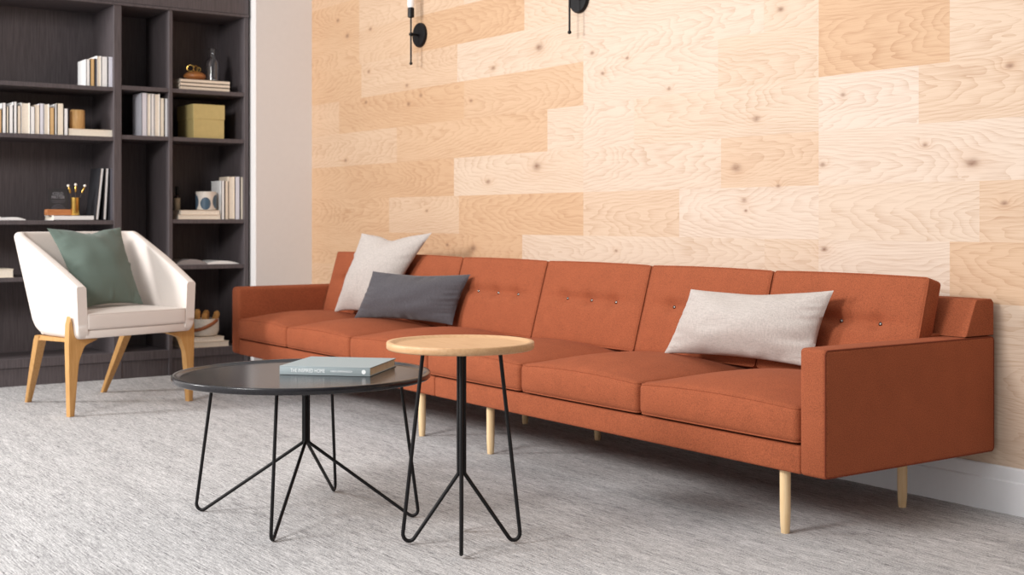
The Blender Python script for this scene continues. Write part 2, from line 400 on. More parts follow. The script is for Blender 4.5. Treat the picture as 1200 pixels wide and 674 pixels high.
# back frame, two lengths, resting on the arms at its ends
prof = [(3.640, .594), (3.692, .708), (3.700, .716), (3.782, .716), (3.793, .704), (3.793, .594)]
for (a, b_) in ((XL+.004, XM-.001), (XM+.001, XR-.002)):
    bm = bmesh.new(); add_prism(bm, prof, 0, a, b_, .006)
    lo, hi = (max(a, XL+AW+.002), min(b_, XR-AW-.002))
    add_box(bm, (lo, 3.60, ZBT), (hi, 3.793, .60), .004, 1)
    obj('back_frame', bm, M['sofa'], sofa, 35)
seams = [XL+AW, -6.314, -5.594, -4.862, -4.15, -3.432, XR-AW]
ZC0, ZC1 = .296, .412
for i in range(6):
    a, b_ = seams[i]+.002, seams[i+1]-.002
    hx, hy, hz = (b_-a)/2, (3.56-YF+.006)/2, (ZC1-ZC0)/2
    c = Vector(((a+b_)/2, YF-.006+hy, (ZC0+ZC1)/2))
    def dfm(w, c=c, hx=hx, hy=hy, hz=hz):
        u, v, t = w.x/hx, w.y/hy, w.z/hz
        up = max(0, t)
        z = w.z + up*(.043*(1-abs(u)**2.2)*(1-abs(v)**2.6) + .012*(1-u*u) - .004)
        y = w.y - (.012*(1-u**4)*(1-t*t) if v < -.6 else 0)
        return c + Vector((w.x, y, z))
    bm = bmesh.new(); add_soft_box(bm, (hx, hy, hz), .022, (18, 16, 3), dfm)
    cu = obj('seat_cushion', bm, M['sofa'], sofa, 60)
    bm = bmesh.new()
    for zz in (hz-.006, -hz+.006):
        add_tube(bm, [dfm(Vector((p[0], p[1], zz))) for p in rect_loop(hx-.0055, hy-.0055, .018)], .0030, 6, True)
    obj('piping', bm, M['sofa'], cu)
bseams = [-6.962, -6.26, -5.557, -4.824, -4.09, -3.394, -2.690]
tilt = math.atan(.283)
for i in range(6):
    a, b_ = bseams[i]+.003, bseams[i+1]-.003
    hx, hy, hz = (b_-a)/2, .037, .187
    base = Vector(((a+b_)/2, 3.490, .430))
    rot = Matrix.Rotation(-tilt, 3, 'X')
    btn = [(-.172, .018), (0, .018), (.172, .018)]
    def dfm(w, base=base, rot=rot, hx=hx, hy=hy, hz=hz, btn=btn):
        u, v, t = w.x/hx, w.y/hy, w.z/hz
        y = w.y
        if v < 0:
            y -= -v*.014*(1-u**4)*(1-t**4)
            for (bx_, bz_) in btn:
                d = math.hypot(w.x-bx_, w.z-bz_); y += -v*(.017*math.exp(-(d/.030)**2) + .006*math.exp(-(abs(w.z-bz_)/.02)**2)*math.exp(-(w.x/.26)**4))
        z = w.z + (max(0, t)**2)*.004*(1-u*u)
        return base + rot @ Vector((w.x, y+hy, z+hz))
    bm = bmesh.new(); add_soft_box(bm, (hx, hy, hz), .014, (40, 2, 24), dfm)
    cu = obj('back_cushion', bm, M['sofa'], sofa, 60)
    bm = bmesh.new()
    add_tube(bm, [dfm(Vector((p[0], -hy+.0035, p[1]))) for p in rect_loop(hx-.003, hz-.003, .012)], .003, 6, True)
    obj('piping', bm, M['sofa'], cu)
    for (bx_, bz_) in btn:
        p = dfm(Vector((bx_, -hy, bz_)))
        bm = bmesh.new(); add_lathe(bm, [(.0005, .0085), (.005, .0075), (.0085, .004), (.0095, 0), (.008, -.004)][::-1], seg=16)
        bmesh.ops.rotate(bm, verts=bm.verts[:], cent=(0, 0, 0), matrix=Matrix.Rotation(PI/2-tilt, 3, 'X'))
        bmesh.ops.translate(bm, verts=bm.verts[:], vec=p)
        bt = obj('button', bm, M['metal'], cu); bt['label'] = 'polished metal button'
for (x, y) in ((-2.79, 3.004), (-2.812, 3.602), (-4.443, 3.009), (-4.45, 3.590), (-4.99, 3.004), (-5.004, 3.590), (-6.70, 3.006), (-6.70, 3.60)):
    bm = bmesh.new(); add_lathe(bm, [(.0125, 0), (.0138, .004), (.0155, .03), (.0168, .07), (.0172, ZB+.003)], x, y, 24)
    obj('leg', bm, M['legwood'], sofa)['label'] = 'pale turned wooden leg'

# ------------------------------------------------------------------ cushions
def pillow(name, corners, thick, mat, label, seed, back=.5, chop=0, inset=.05, wr=.004, group=None):
    """corners: bottom left, bottom right, top right, top left seen from the front"""
    bl, br, tr, tl = [Vector(c) for c in corners]
    ctr = (bl+br+tr+tl)/4
    nrm = (br-bl).cross(tl-bl).normalized()      # faces the viewer
    n = 44; asp = (br-bl).length/(tl-bl).length
    bm = bmesh.new(); grid = {}
    for s in (0, 1):
        for i in range(n+1):
            for j in range(n+1):
                u, v = -1+2*i/n, -1+2*j/n
                if s == 1 and (i in (0, n) or j in (0, n)): grid[s, i, j] = grid[0, i, j]; continue
                # crowd samples to the rim
                u2, v2 = math.sin(u*PI/2)*.5+u*.5, math.sin(v*PI/2)*.5+v*.5
                uu = u2*(1-inset*(1-v2*v2)*abs(u2)); vv = v2*(1-(inset*asp)*(1-u2*u2)*abs(v2))
                if chop and v2 > 0: vv -= chop*v2*v2*math.exp(-(u2/.30)**2)
                a, c = (uu+1)/2, (vv+1)/2
                p = bl*(1-a)*(1-c)+br*a*(1-c)+tr*a*c+tl*(1-a)*c
                e = max(0, (1-u2*u2)*(1-v2*v2))
                h = thick*(.55*e**.5 + .45*e)
                # seam puckers and soft folds
                edge = math.exp(-((1-max(abs(u2), abs(v2)))/.22)**2)
                along = v2 if abs(u2) > abs(v2) else u2
                fold = noise.noise(Vector((along*9+seed, seed*3.1, 0)))*edge + .5*noise.noise(Vector((u2*2.4+seed, v2*2.4, seed)))
                dirv = nrm*(1-back) if s == 0 else -nrm*back
                q = p + dirv*h*(1 if s == 0 else 1)
                if e > 0: q += nrm*(wr*3.0*fold*min(1, e*6))
                grid[s, i, j] = bm.verts.new(q-ctr)
    for s in (0, 1):
        for i in range(n):
            for j in range(n):
                f = [grid[s, i, j], grid[s, i+1, j], grid[s, i+1, j+1], grid[s, i, j+1]]
                if len(set(f)) > 2:
                    try: bm.faces.new(f if s == 0 else f[::-1])
                    except ValueError: pass
    # knife-edge seam cord
    o = obj(name, bm, mat, None, 70); o.location = ctr
    tag(o, label, 'pillow', group)
    return o
pillow('throw_pillow', [(-6.600, 3.385, .453), (-6.10, 3.405, .458), (-5.855, 3.585, .912), (-6.380, 3.445, .906)], .17, M['beige'],
       'large square off-white pillow leaning on the sofa back behind the charcoal pillow', 1.3, .42, .10, .09)
pillow('lumbar_pillow', [(-6.075, 3.235, .457), (-5.43, 3.445, .453), (-5.385, 3.525, .707), (-5.960, 3.285, .710)], .155, M['charcoal'],
       'charcoal grey oblong pillow lying against the large off-white pillow', 4.7, .4, .02, .045, .006)
pillow('lumbar_pillow', [(-3.781, 3.385, .455), (-3.06, 3.430, .462), (-3.015, 3.490, .734), (-3.665, 3.420, .712)], .165, M['beige'],
       'oblong off-white linen pillow beside the right arm of the rust sofa', 9.2, .40, .03, .045, .006)

# ------------------------------------------------------------------ tables
def table(name, label, ctr, rad, ztop, th, lip, apex, rf, rt_, ang0, rod, topmat, topc, toplabel):
    t = thing(name, label, 'table', (ctr[0], ctr[1], 0))
    bm = bmesh.new(); dx, dy = topc[0]-ctr[0], topc[1]-ctr[1]
    add_lathe(bm, [(rad-.012, ztop-th), (rad-.004, ztop-th+.001), (rad, ztop-th+.005), (rad, ztop-.003), (rad-.002, ztop-.0005), (rad-.012, ztop),
                   (rad-.017, ztop-.001), (rad-.024, ztop-lip), (rad-.032, ztop-lip-.0005)], dx, dy, 96)
    obj('tabletop', bm, topmat, t, 50)['label'] = toplabel
    zu = ztop-th
    for k in range(4):
        a = math.radians(ang0+90*k); u = Vector((math.cos(a), math.sin(a), 0)); zz = Vector((0, 0, 1))
        c = rod*1.18
        top = u*rt_+zz*(zu+.001); foot = u*(rf+.016)+zz*(rod); foot2 = u*(rf-.012)+zz*rod
        apx = u*c*1.2+zz*apex; up = u*c*1.2+zz*(zu+.001)
        fo = u*(rf+.012)+zz*(-.004)
        pts = [top] + arc_pts(top, fo, apx, .019, 8) + arc_pts(fo, apx, up, .012, 3) + [up]
        zmin = min(p.z for p in pts)-rod
        pts = [p if i in (0, len(pts)-1) else p-zz*zmin*(1-min(1, p.z/apex)) for i, p in enumerate(pts)]
        bm = bmesh.new(); add_tube(bm, pts, rod, 10); obj('leg', bm, M['black'], t)
    return t
table('coffee_table', 'round low black table with wire hairpin legs and a book on top', (-3.880, 1.886), .425, .474, .022, .007, .242, .372, .320, 48, .0057, M['coffee'], (-3.892, 1.880), 'glossy black tray-edged top')
table('side_table', 'small round side table with pale oak top on black wire legs', (-3.250, 2.095), .222, .617, .024, .007, .216, .172, .115, 57, .0061, M['tabletop'], (-3.237, 2.083), 'pale oak tray-edged top')

def lettering(name, txt, size, mtx, mat, parent, extrude=.0002, width=None):
    cu = bpy.data.curves.new(name, 'FONT'); cu.body = txt; cu.size = size; cu.extrude = extrude; cu.align_x = 'LEFT'; cu.align_y = 'CENTER'
    tmp = bpy.data.objects.new(name+'_tmp', cu); COL.objects.link(tmp); bpy.context.view_layer.update()
    me = bpy.data.meshes.new_from_object(tmp.evaluated_get(bpy.context.evaluated_depsgraph_get()))
    bpy.data.objects.remove(tmp); bpy.data.curves.remove(cu)
    if width:
        w = max(v.co.x for v in me.vertices)
        for v in me.vertices: v.co.x *= width/w
    me.transform(mtx); me.materials.clear(); me.name = name
    return link(name, me, parent, mat)

# the large book on the coffee table
bang = math.radians(43.7)
bk = thing('book', 'thick blue-grey hardback book lying on the black coffee table', 'book', (-3.929+.004, 1.808+.003, .467), bang)
Wb, Db, Tb = .314, .300, .029
bm = bmesh.new()
add_box(bm, (0, 0, 0), (Wb, Db, .003), .0008, 1); add_box(bm, (0, 0, Tb-.003), (Wb, Db, Tb), .0008, 1); add_box(bm, (0, 0, .0005), (Wb, .0035, Tb-.0005), .0012, 2)
obj('cover', bm, M['cover_teal'], bk)
obj('page_block', bx((.004, .0036, .0031), (Wb-.004, Db-.005, Tb-.0031)), M['kraft'], bk)['label'] = 'cream page edges'
mt = Matrix.Translation((.038, -.0001, .0145)) @ Matrix.Rotation(PI/2, 4, 'X')
lettering('title_lettering', 'THE INSPIRED HOME', .017, mt, M['ink_white'], bk, width=.120)
mt = Matrix.Translation((.178, -.0001, .0145)) @ Matrix.Rotation(PI/2, 4, 'X')
lettering('author_lettering', 'KAREN LEHRMAN BLOCH', .0085, mt, M['ink_white'], bk, width=.074)
bm = bmesh.new(); add_lathe(bm, [(.0072, -.0002), (.0072, .0003)], seg=24)
bmesh.ops.rotate(bm, verts=bm.verts[:], cent=(0, 0, 0), matrix=Matrix.Rotation(PI/2, 3, 'X')); bmesh.ops.translate(bm, verts=bm.verts[:], vec=(.292, -.0002, .0145))
obj('publisher_emblem', bm, M['ink_white'], bk)['label'] = 'small round white emblem'

# ------------------------------------------------------------------ the armchair
CH = thing('armchair', 'ivory upholstered tub armchair with honey wooden legs beside the dark bookshelf', 'armchair', (-6.583, 2.208, 0), math.radians(105.7))
def shell():
    ZB0, ZA, ZK = .384, .648, .918
    YFr, bw = -.055, .43
    def outer(s, t):
        # s 0..1 along the U from front right, round the back, to front left; t height fraction
        q = max(0, 1-t/.15)**2
        hw_f = .346+.024*t; hw_b = .352+.032*t-.018*q
        yb = .405+.170*t-.055*q; rc = .105
        side = (yb-rc)-YFr; arcl = PI/2*rc; backl = 2*(hw_b-rc)
        tot = 2*side+2*arcl+backl; d = s*tot
        if d <= side:
            f = d/side; y = YFr+d; return Vector((hw_f+(hw_b-hw_f)*f, y)), Vector((1, 0))
        d -= side
        if d <= arcl:
            a = d/rc; return Vector((hw_b-rc+rc*math.cos(a), yb-rc+rc*math.sin(a))), Vector((math.cos(a), math.sin(a)))
        d -= arcl
        if d <= backl: return Vector((hw_b-rc-d, yb)), Vector((0, 1))
        d -= backl
        if d <= arcl:
            a = PI/2+d/rc; return Vector((-hw_b+rc+rc*math.cos(a), yb-rc+rc*math.sin(a))), Vector((math.cos(a), math.sin(a)))
        d -= arcl
        f = d/side; return Vector((-hw_b+(hw_b*1-hw_f)*f, yb-rc-d)), Vector((-1, 0))
    rb, rt0, rt1 = .030, .010, .034
    S = [0, .002, .005, .009, .014, .020] + [.028+(1-.056)*k/90 for k in range(91)] + [1-v for v in (.020, .014, .009, .005, .002, 0)]
    T = [0, .004, .012, .025, .042, .062] + [.09+.81*k/12 for k in range(13)] + [.918, .94, .96, .976, .988, .996, 1]
    ns, ntt = len(S)-1, len(T)-1
    bm = bmesh.new(); O, I = {}, {}
    def q_round(r, d): return 0 if d >= r else r-math.sqrt(max(0, r*r-(r-d)**2))
    for i, s in enumerate(S):
        p1, _ = outer(s, 1)
        f = min(1, max(0, (p1.y-YFr)/(.50-YFr)))
        ztop = ZA+(ZK-ZA)*f
        zb = ZB0+q_round(.040, p1.y-YFr)
        rt = rt0+(rt1-rt0)*max(0, (f-.5)*2)
        for j, t in enumerate(T):
            z = zb+(ztop-zb)*t
            th = (z-ZB0)/(ZK-ZB0)
            p, nn = outer(s, th); thick = .054
            inw = q_round(rt, ztop-z)+q_round(rb, z-zb)*.8
            O[i, j] = bm.verts.new((p.x-nn.x*inw, p.y-nn.y*inw, z))
            inw2 = thick-q_round(.012, ztop-z)
            I[i, j] = bm.verts.new((p.x-nn.x*inw2, p.y-nn.y*inw2, z))
    for i in range(ns):
        for j in range(ntt):
            bm.faces.new((O[i, j], O[i+1, j], O[i+1, j+1], O[i, j+1])); bm.faces.new((I[i, j], I[i, j+1], I[i+1, j+1], I[i+1, j]))
        bm.faces.new((O[i, ntt], O[i+1, ntt], I[i+1, ntt], I[i, ntt])); bm.faces.new((O[i, 0], I[i, 0], I[i+1, 0], O[i+1, 0]))
    for j in range(ntt):
        bm.faces.new((O[0, j], O[0, j+1], I[0, j+1], I[0, j])); bm.faces.new((O[ns, j], I[ns, j], I[ns, j+1], O[ns, j+1]))
    rim_e = [e for e in bm.edges if len(e.link_faces) == 2 and e.calc_face_angle(0) > math.radians(50) and (abs(e.verts[0].co.y-YFr) < .03 and abs(e.verts[1].co.y-YFr) < .03)]
    bmesh.ops.bevel(bm, geom=rim_e, offset=.007, segments=3, profile=.5, affect='EDGES')
    return bm
obj('shell', shell(), M['chair'], CH, 60)['label'] = 'ivory wrap-around back and arms'
bm = bmesh.new(); add_box(bm, (-.303, -.050, .386), (.303, .37, .428), .008, 2); obj('seat_base', bm, M['chair'], CH)
def seat_d(w):
    u, v, t = w.x/.299, w.y/.235, w.z/.041
    return Vector((w.x*(1-.10*max(0, v)), .178+w.y, .469+w.z+max(0, t)*(.014*(1-abs(u)**3)*(1-v**4))))
bm = bmesh.new(); add_soft_box(bm, (.299, .235, .041), .014, (14, 12, 3), seat_d); sc = obj('seat_cushion', bm, M['chair'], CH, 60)
bm = bmesh.new()
add_tube(bm, [seat_d(Vector((p[0], p[1], .0375))) for p in rect_loop(.296, .232, .012)], .0028, 6, True); obj('piping', bm, M['chair'], sc)
def smooth_poly(pts, rad):
    out = []
    n = len(pts)
    for i in range(n):
        p, q, s = pts[i-1], pts[i], pts[(i+1) % n]; r = rad.get(i, 0)
        if r: out += [(v.x, v.y) for v in [w.xy for w in arc_pts((p[0], p[1], 0), (q[0], q[1], 0), (s[0], s[1], 0), r, 6)]]
        else: out.append(q)
    return out
def skew_leg(name, top, foot, wt, wf, d0=.20, ztop=.383):
    bm = bmesh.new(); rings = []
    for f in (0, .06, .5, 1):
        c = Vector((top[0]+(foot[0]-top[0])*f, top[1]+(foot[1]-top[1])*f, ztop*(1-f))); w = wt+(wf-wt)*f
        rings.append([bm.verts.new(c+Vector((a*w, b*w*.95, 0))) for a, b in ((-.5, -.5), (.5, -.5), (.5, .5), (-.5, .5))])
    for p, q in zip(rings, rings[1:]):
        for k in range(4): bm.faces.new((p[k], p[(k+1) % 4], q[(k+1) % 4], q[k]))
    bm.faces.new(rings[0][::-1]); bm.faces.new(rings[-1])
    es = [e for e in bm.edges if abs((e.verts[0].co-e.verts[1].co).normalized().z) > .5]
    bmesh.ops.bevel(bm, geom=es, offset=.007, segments=3, profile=.5, affect='EDGES')
    return obj(name, bm, M['chairwood'], CH, 35)
for sx in (1, -1):
    # front leg: spike up the side of the arm, bracket under the seat
    poly = [(.368, .500), (.356, .470), (.348, .410), (.340, .383), (.210, .383), (.218, .373), (.288, .352), (.322, .27), (.344, 0), (.371, 0), (.378, .36), (.375, .46)]
    poly = smooth_poly(poly, {6: .04, 7: .12, 10: .3})
    poly = [(sx*p[0], p[1]) for p in poly]
    if sx < 0: poly = poly[::-1]
    bm = bmesh.new(); add_prism(bm, poly, 1, -.018, .020, .006); obj('leg', bm, M['chairwood'], CH, 35)
for top, foot in (((-.315, .345), (-.215, .640)), ((.262, .42), (.268, .672))):
    skew_leg('leg', top, foot, .048, .030)
    sx = 1 if top[0] > 0 else -1
    bm = bmesh.new(); add_prism(bm, [(.012, .366), (top[1]-.03, .364), (top[1]+.02, .352), (top[1]+.02, .3845), (.012, .3845)], 0, -.015, .015, .003)
    for v in bm.verts: v.co.x += sx*.335 + (top[0]-sx*.335)*max(0, min(1, v.co.y/top[1]))
    obj('side_rail', bm, M['chairwood'], CH)
cm = Matrix.Translation((-6.583, 2.208, 0)) @ Matrix.Rotation(math.radians(105.7), 4, 'Z')
pc = [cm @ Vector(c) for c in ((-.232, .10, .525), (.172, .15, .527), (.205, .41, .940), (-.245, .405, .938))]
pillow('throw_pillow', pc, .15, M['green'], 'sage green square pillow propped in the ivory armchair', 6.1, .4, .10, .11, .006)

# ------------------------------------------------------------------ wall sconces
def sconce(px, label):
    c = on_y(492, 41.5, WY)
    s = thing('wall_sconce', label, 'sconce', (px, WY, c.z), 0, 'black wall sconces')
    bm = bmesh.new(); add_lathe(bm, [(.071, 0), (.071, .012), (.066, .018), (.012, .019)], seg=48)
    bmesh.ops.rotate(bm, verts=bm.verts[:], cent=(0, 0, 0), matrix=Matrix.Rotation(PI/2, 3, 'X')); obj('backplate', bm, M['black'], s)
    bm = bmesh.new(); add_tube(bm, [(0, -.018, 0), (0, -.064, 0)], .0065, 12)
    r = bmesh.ops.create_uvsphere(bm, u_segments=16, v_segments=10, radius=.012); bmesh.ops.translate(bm, verts=r['verts'], vec=(0, -.066, 0)); obj('arm', bm, M['black'], s)
    bm = bmesh.new(); add_tube(bm, [(0, -.066, -.165), (0, -.066, .10)], .0052, 12)
    r = bmesh.ops.create_uvsphere(bm, u_segments=16, v_segments=10, radius=.0095); bmesh.ops.translate(bm, verts=r['verts'], vec=(0, -.066, -.168)); obj('stem', bm, M['black'], s)
    bm = bmesh.new(); add_lathe(bm, [(.008, .094), (.019, .098), (.019, .150), (.014, .154)], 0, -.066, 24); obj('socket', bm, M['black'], s)
    bm = bmesh.new(); add_lathe(bm, [(.017, .153), (.0205, .165), (.0205, .30), (.017, .325), (.008, .337)], 0, -.066, 24)
    obj('bulb', bm, M['opal'], s)['label'] = 'white tubular bulb'
sconce(-6.360, 'black wall sconce with white tube bulb above the left end of the sofa')
sconce(-4.868, 'black wall sconce cut by the top edge, above the middle of the sofa')

# ------------------------------------------------------------------ the bookshelf
SB = -8.27
BS = thing('bookshelf', 'tall dark-stained built-in bookshelf at the left of the room', 'bookshelf', (0, 0, 0))
Y0, Y1 = 1.20, 3.398
D1, D2, PE = (2.515, 2.563), (2.863, 2.887), (3.370, Y1)
TOP = 2.9
def part(name, *boxes, bev=.0015):
    bm = bmesh.new()
    for lo, hi in boxes: add_box(bm, lo, hi, bev, 1)
    return obj(name, bm, M['case'], BS, 0)
part('back_panel', ((SB-.02, Y0, 0), (SB, Y1, TOP)))
part('side_panel', ((SB, Y0-.03, 0), (SF, Y0, TOP))); part('side_panel', ((SB, PE[0], 0), (SF, PE[1], TOP)))
part('divider', ((SB, D1[0], .0), (SF, D1[1], TOP))); part('divider', ((SB, D2[0], .0), (SF, D2[1], TOP)))
HZ = 2.303
part('header', ((SB, Y0, HZ+.018), (SF+.004, Y1, TOP))); part('header_rail', ((SB, Y0, HZ), (SF+.010, Y1, HZ+.016)))
part('plinth', ((SB, Y0, 0), (SF-.012, Y1, .108)))
BAYS = {'a': (Y0, D1[0]), 'b': (D1[1], D2[0]), 'c': (D2[1], PE[0])}
ZS1, ZS2, ZS3, ZS4, ZS0 = 1.812, 1.506, .985, .693, .162
LEVELS = {'a': (ZS1-.014, ZS2-.014, ZS3-.006, .642), 'b': (ZS1, ZS2), 'c': (ZS1, ZS2, ZS3, ZS4)}
for k, zs in LEVELS.items():
    for z in zs: part('shelf', ((SB, BAYS[k][0], z-.026), (SF-.004, BAYS[k][1], z)))
for k in BAYS: part('bottom_shelf', ((SB, BAYS[k][0], .108), (SF-.002, BAYS[k][1], ZS0)))

def ysh(px, X=SF-.02): return on_x(px, 200, X).y
def book(label, y0, y1, x1, depth, z, h, cov, spine_out=True, pages='paper', lean=0, group=None):
    """a book standing on a shelf, thickness y0..y1, front edge at x1"""
    w = y1-y0
    t = thing('book', label, 'book', (x1, (y0+y1)/2, z), 0, group)
    bm = bmesh.new(); c = min(.003, w*.22); hw = w/2-.0004
    add_box(bm, (-depth, -hw, 0), (0, -hw+c, h)); add_box(bm, (-depth, hw-c, 0), (0, hw, h))
    if spine_out: add_box(bm, (-.004, -hw, 0), (0, hw, h))
    else: add_box(bm, (-depth, -hw, 0), (-depth+.004, hw, h))
    obj('cover', bm, M[cov], t, 0)
    lo, hi = ((-depth+.003, -.0042) if spine_out else (-depth+.0042, -.003))
    obj('page_block', bx((lo, -hw+c, .003), (hi, hw-c, h-.003)), M[pages], t, 0)
    if lean: t.rotation_euler = (lean, 0, 0)
    return t
def flat_book(label, y0, y1, x1, depth, z, th, cov, spine_out=False, pages='paper', group=None, rotz=0):
    t = thing('book', label, 'book', (x1-depth/2, (y0+y1)/2, z), rotz, group)
    w = (y1-y0)/2; d = depth/2; c = .003
    bm = bmesh.new(); add_box(bm, (-d, -w, 0), (d, w, c)); add_box(bm, (-d, -w, th-c), (d, w, th))
    if spine_out: add_box(bm, (d-.004, -w, 0), (d, w, th))
    else: add_box(bm, (-d, -w, 0), (-d+.004, w, th))
    obj('cover', bm, M[cov], t, 0)
    lo, hi = ((-d+.003, d-.0042) if spine_out else (-d+.0042, d-.003))
    obj('page_block', bx((lo, -w+.003, c), (hi, w-.003, th-c)), M[pages], t, 0)
    return t
XF = SF-.03
def hgt(px, ytop, z, X=XF): return on_x(px, ytop, X).z - z
# upper left shelf: upright books against the divider
za, zb_, zc, zd = LEVELS['a']
G = 'white books on the top left shelf'
for (a, b_, yt, cov, so, lab) in (
        (100.8, 105.6, 70.5, 'cover_white', True, 'white book showing its wide cover, left end of the top left shelf row'),
        (105.8, 110.8, 69.5, 'cover_tan', True, 'tan book among the white ones on the top left shelf'),
        (111.0, 113.4, 69.0, 'cover_grey', True, 'thin dark book just right of the tan one on the top left shelf'),
        (113.6, 118.6, 65.6, 'cover_white', False, 'tall white book with cream pages, middle of the top left shelf row'),
        (118.8, 126.2, 66.2, 'cover_white', True, 'thickest white book in the top left shelf row'),
        (126.4, 132.9, 65.8, 'cover_pale', True, 'pale book touching the divider on the top left shelf')):
    book(lab, ysh(a, XF), ysh(b_, XF), XF, .17, za, hgt(117, yt, za), cov, so, group=G)
# second left shelf: long row
G = 'row of pale books on the second left shelf'
row = [(-7, -2.6, 125, 'cover_cream', False, 'cream book at the far left edge of the long row'),
       (-2.4, 2.2, 128.7, 'cover_tan', True, 'half visible tan book at the left edge of the long row'),
       (2.4, 7.2, 120.7, 'cover_white', True, 'white book, first full spine at the left of the long row'),
       (7.4, 10.2, 125, 'cover_cream', True, 'thin cream book right of the first white spine in the long row'),
       (10.4, 15.6, 123, 'cover_white', True, 'off-white book left of the tallest white one in the long row'),
       (15.8, 20.0, 119.4, 'cover_white', True, 'tallest white spine in the long row'),
       (20.2, 24.6, 124, 'cover_beige', True, 'short beige book left of the widest one in the long row'),
       (24.8, 35.2, 120.5, 'cover_white', False, 'widest book of the long row, cream pages between white boards'),
       (35.4, 41.0, 125, 'cover_white', True, 'short white book right of the widest one in the long row'),
       (41.2, 46.0, 122.7, 'cover_beige', False, 'blush book near the middle of the long row'),
       (46.2, 51.4, 121.4, 'cover_pale', True, 'bluish white book right of the blush one in the long row'),
       (51.6, 57.8, 121.8, 'cover_white', False, 'cream-paged book left of the tan one in the long row'),
       (58.0, 63.8, 126.3, 'cover_tan', True, 'tan book in the right half of the long row'),
       (64.0, 66.8, 122, 'cover_white', True, 'thin white book right of the tan one in the long row'),
       (67.0, 74.6, 121.4, 'cover_cream', True, 'cream book second from the right end of the long row'),
       (74.8, 79.8, 127.4, 'cover_white', True, 'short white book at the right end of the long row')]
for (a, b_, yt, cov, so, lab) in row:
    book(lab, ysh(a, XF), ysh(b_, XF), XF, .17, zb_, hgt((a+b_)/2, yt, zb_), cov, so, group=G)
fb = flat_book('large cream book lying flat under the round wooden block', ysh(80.4, XF), ysh(132.8, XF), XF, .22, zb_, .042, 'cover_cream', False)
bm = bmesh.new(); add_lathe(bm, [(.043, 0), (.0445, .002), (.0445, .116), (.042, .119)], seg=40)
o = obj('wooden_block', bm, M['block']); o.location = (XF-.07, ysh(90.5, XF-.07), zb_+.042); tag(o, 'round light wooden block standing on the large flat cream book', 'block')
# third left shelf
def open_booklet(name, label, y0, y1, x1, depth, z, cov, lift=.02, left='cover_white'):
    t = thing(name, label, 'magazine', (0, 0, 0))
    for (nm, a, b_, mat, hh) in (('page_block', 0, .5, left, 0), ('page_block', .5, 1, 'cover_white', 0), ('cover', 0, 1, cov, -.0025)):
        bm = bmesh.new(); n = 24; A, B = [], []
        for k in range(n+1):
            f = a+(b_-a)*k/n; y = y0+(y1-y0)*f
            g = abs(f-.5)*2
            zt = z + .0045 + lift*(math.sin(PI*min(1, g*1.02))**.8)*(1 if f < .5 else .55) + .004*(1-g)
            if nm == 'cover': zlo, zhi = z+.0002, z+.0022
            else: zlo, zhi = z+.0024, zt
            A.append([bm.verts.new((x1-depth, y, zlo)), bm.verts.new((x1, y, zlo)), bm.verts.new((x1, y, zhi)), bm.verts.new((x1-depth, y, zhi))])
        for p, q in zip(A, A[1:]):
            for k in range(4): bm.faces.new((p[k], p[(k+1) % 4], q[(k+1) % 4], q[k]))
        bm.faces.new(A[0][::-1]); bm.faces.new(A[-1])
        obj(nm, bm, M[mat], t, 50)
    return t
open_booklet('open_magazine', 'open white magazine lying at the left of the third shelf', ysh(-22, XF), ysh(30, XF), XF, .20, zc, 'cover_white', .022)
fb = flat_book('thin white book lying flat under the brass cup', ysh(63, XF), ysh(110, XF), XF, .20, zc, .030, 'cover_white', True)
# wooden card holder with a black card, stands behind on the flat book
hz = zc+.030
holder_x = XF-.075
t = thing('card_holder', 'small cherry wood stand on the flat white book, third left shelf', 'stand', (holder_x, ysh(68, holder_x), hz))
hy = (ysh(82, holder_x)-ysh(53, holder_x))/2
bm = bmesh.new(); add_box(bm, (-.03, -hy, 0), (.004, hy, .036), .002, 1); add_box(bm, (.011, -hy, 0), (.028, hy, .036), .002, 1); add_box(bm, (-.0, -hy, 0), (.02, hy, .012)); obj('base', bm, M['cherry'], t)
ky = ysh(67, holder_x)
cd = thing('card', 'black printed card standing in the small cherry wood stand', 'card', (holder_x+.0072, ky+.004, hz+.013))
cw, chh = .058, .150
obj('card_sheet', bx((-.0015, -cw, 0), (.0015, cw, chh)), M['cover_black'], cd)
face = Matrix.Rotation(PI/2, 4, 'Z') @ Matrix.Rotation(PI/2, 4, 'X')
lettering('title_lettering', 'COLD', .024, Matrix.Translation((.0016, -.034, .118)) @ face, M['ink_grey'], cd, width=.062)
lettering('title_lettering', 'MATTER', .026, Matrix.Translation((.0016, -.040, .096)) @ face, M['ink_grey'], cd, width=.078)
bm = bmesh.new(); add_box(bm, (.0015, -.043, .074), (.0018, .043, .0765)); add_box(bm, (.0015, -.034, .064), (.0018, .034, .066)); obj('rule_lines', bm, M['cover_grey'], cd, 0)
bm = bmesh.new()
for rr in (.040, .030, .020): add_tube(bm, [(.0016, rr*math.cos(PI*k/14), .012+rr*math.sin(PI*k/14)) for k in range(15)], .0014, 6)
obj('arch_emblem', bm, M['cover_grey'], cd)
cx_ = XF-.05; cyy = ysh(88, cx_)
t = thing('cup', 'slim brass cup holding three match-like stems on the flat white book', 'cup', (cx_, cyy, zc+.030))
bm = bmesh.new(); add_lathe(bm, [(.024, 0), (.0255, .002), (.0255, .108), (.0235, .108), (.0235, .004), (.001, .004)], seg=32); obj('body', bm, M['brass'], t)
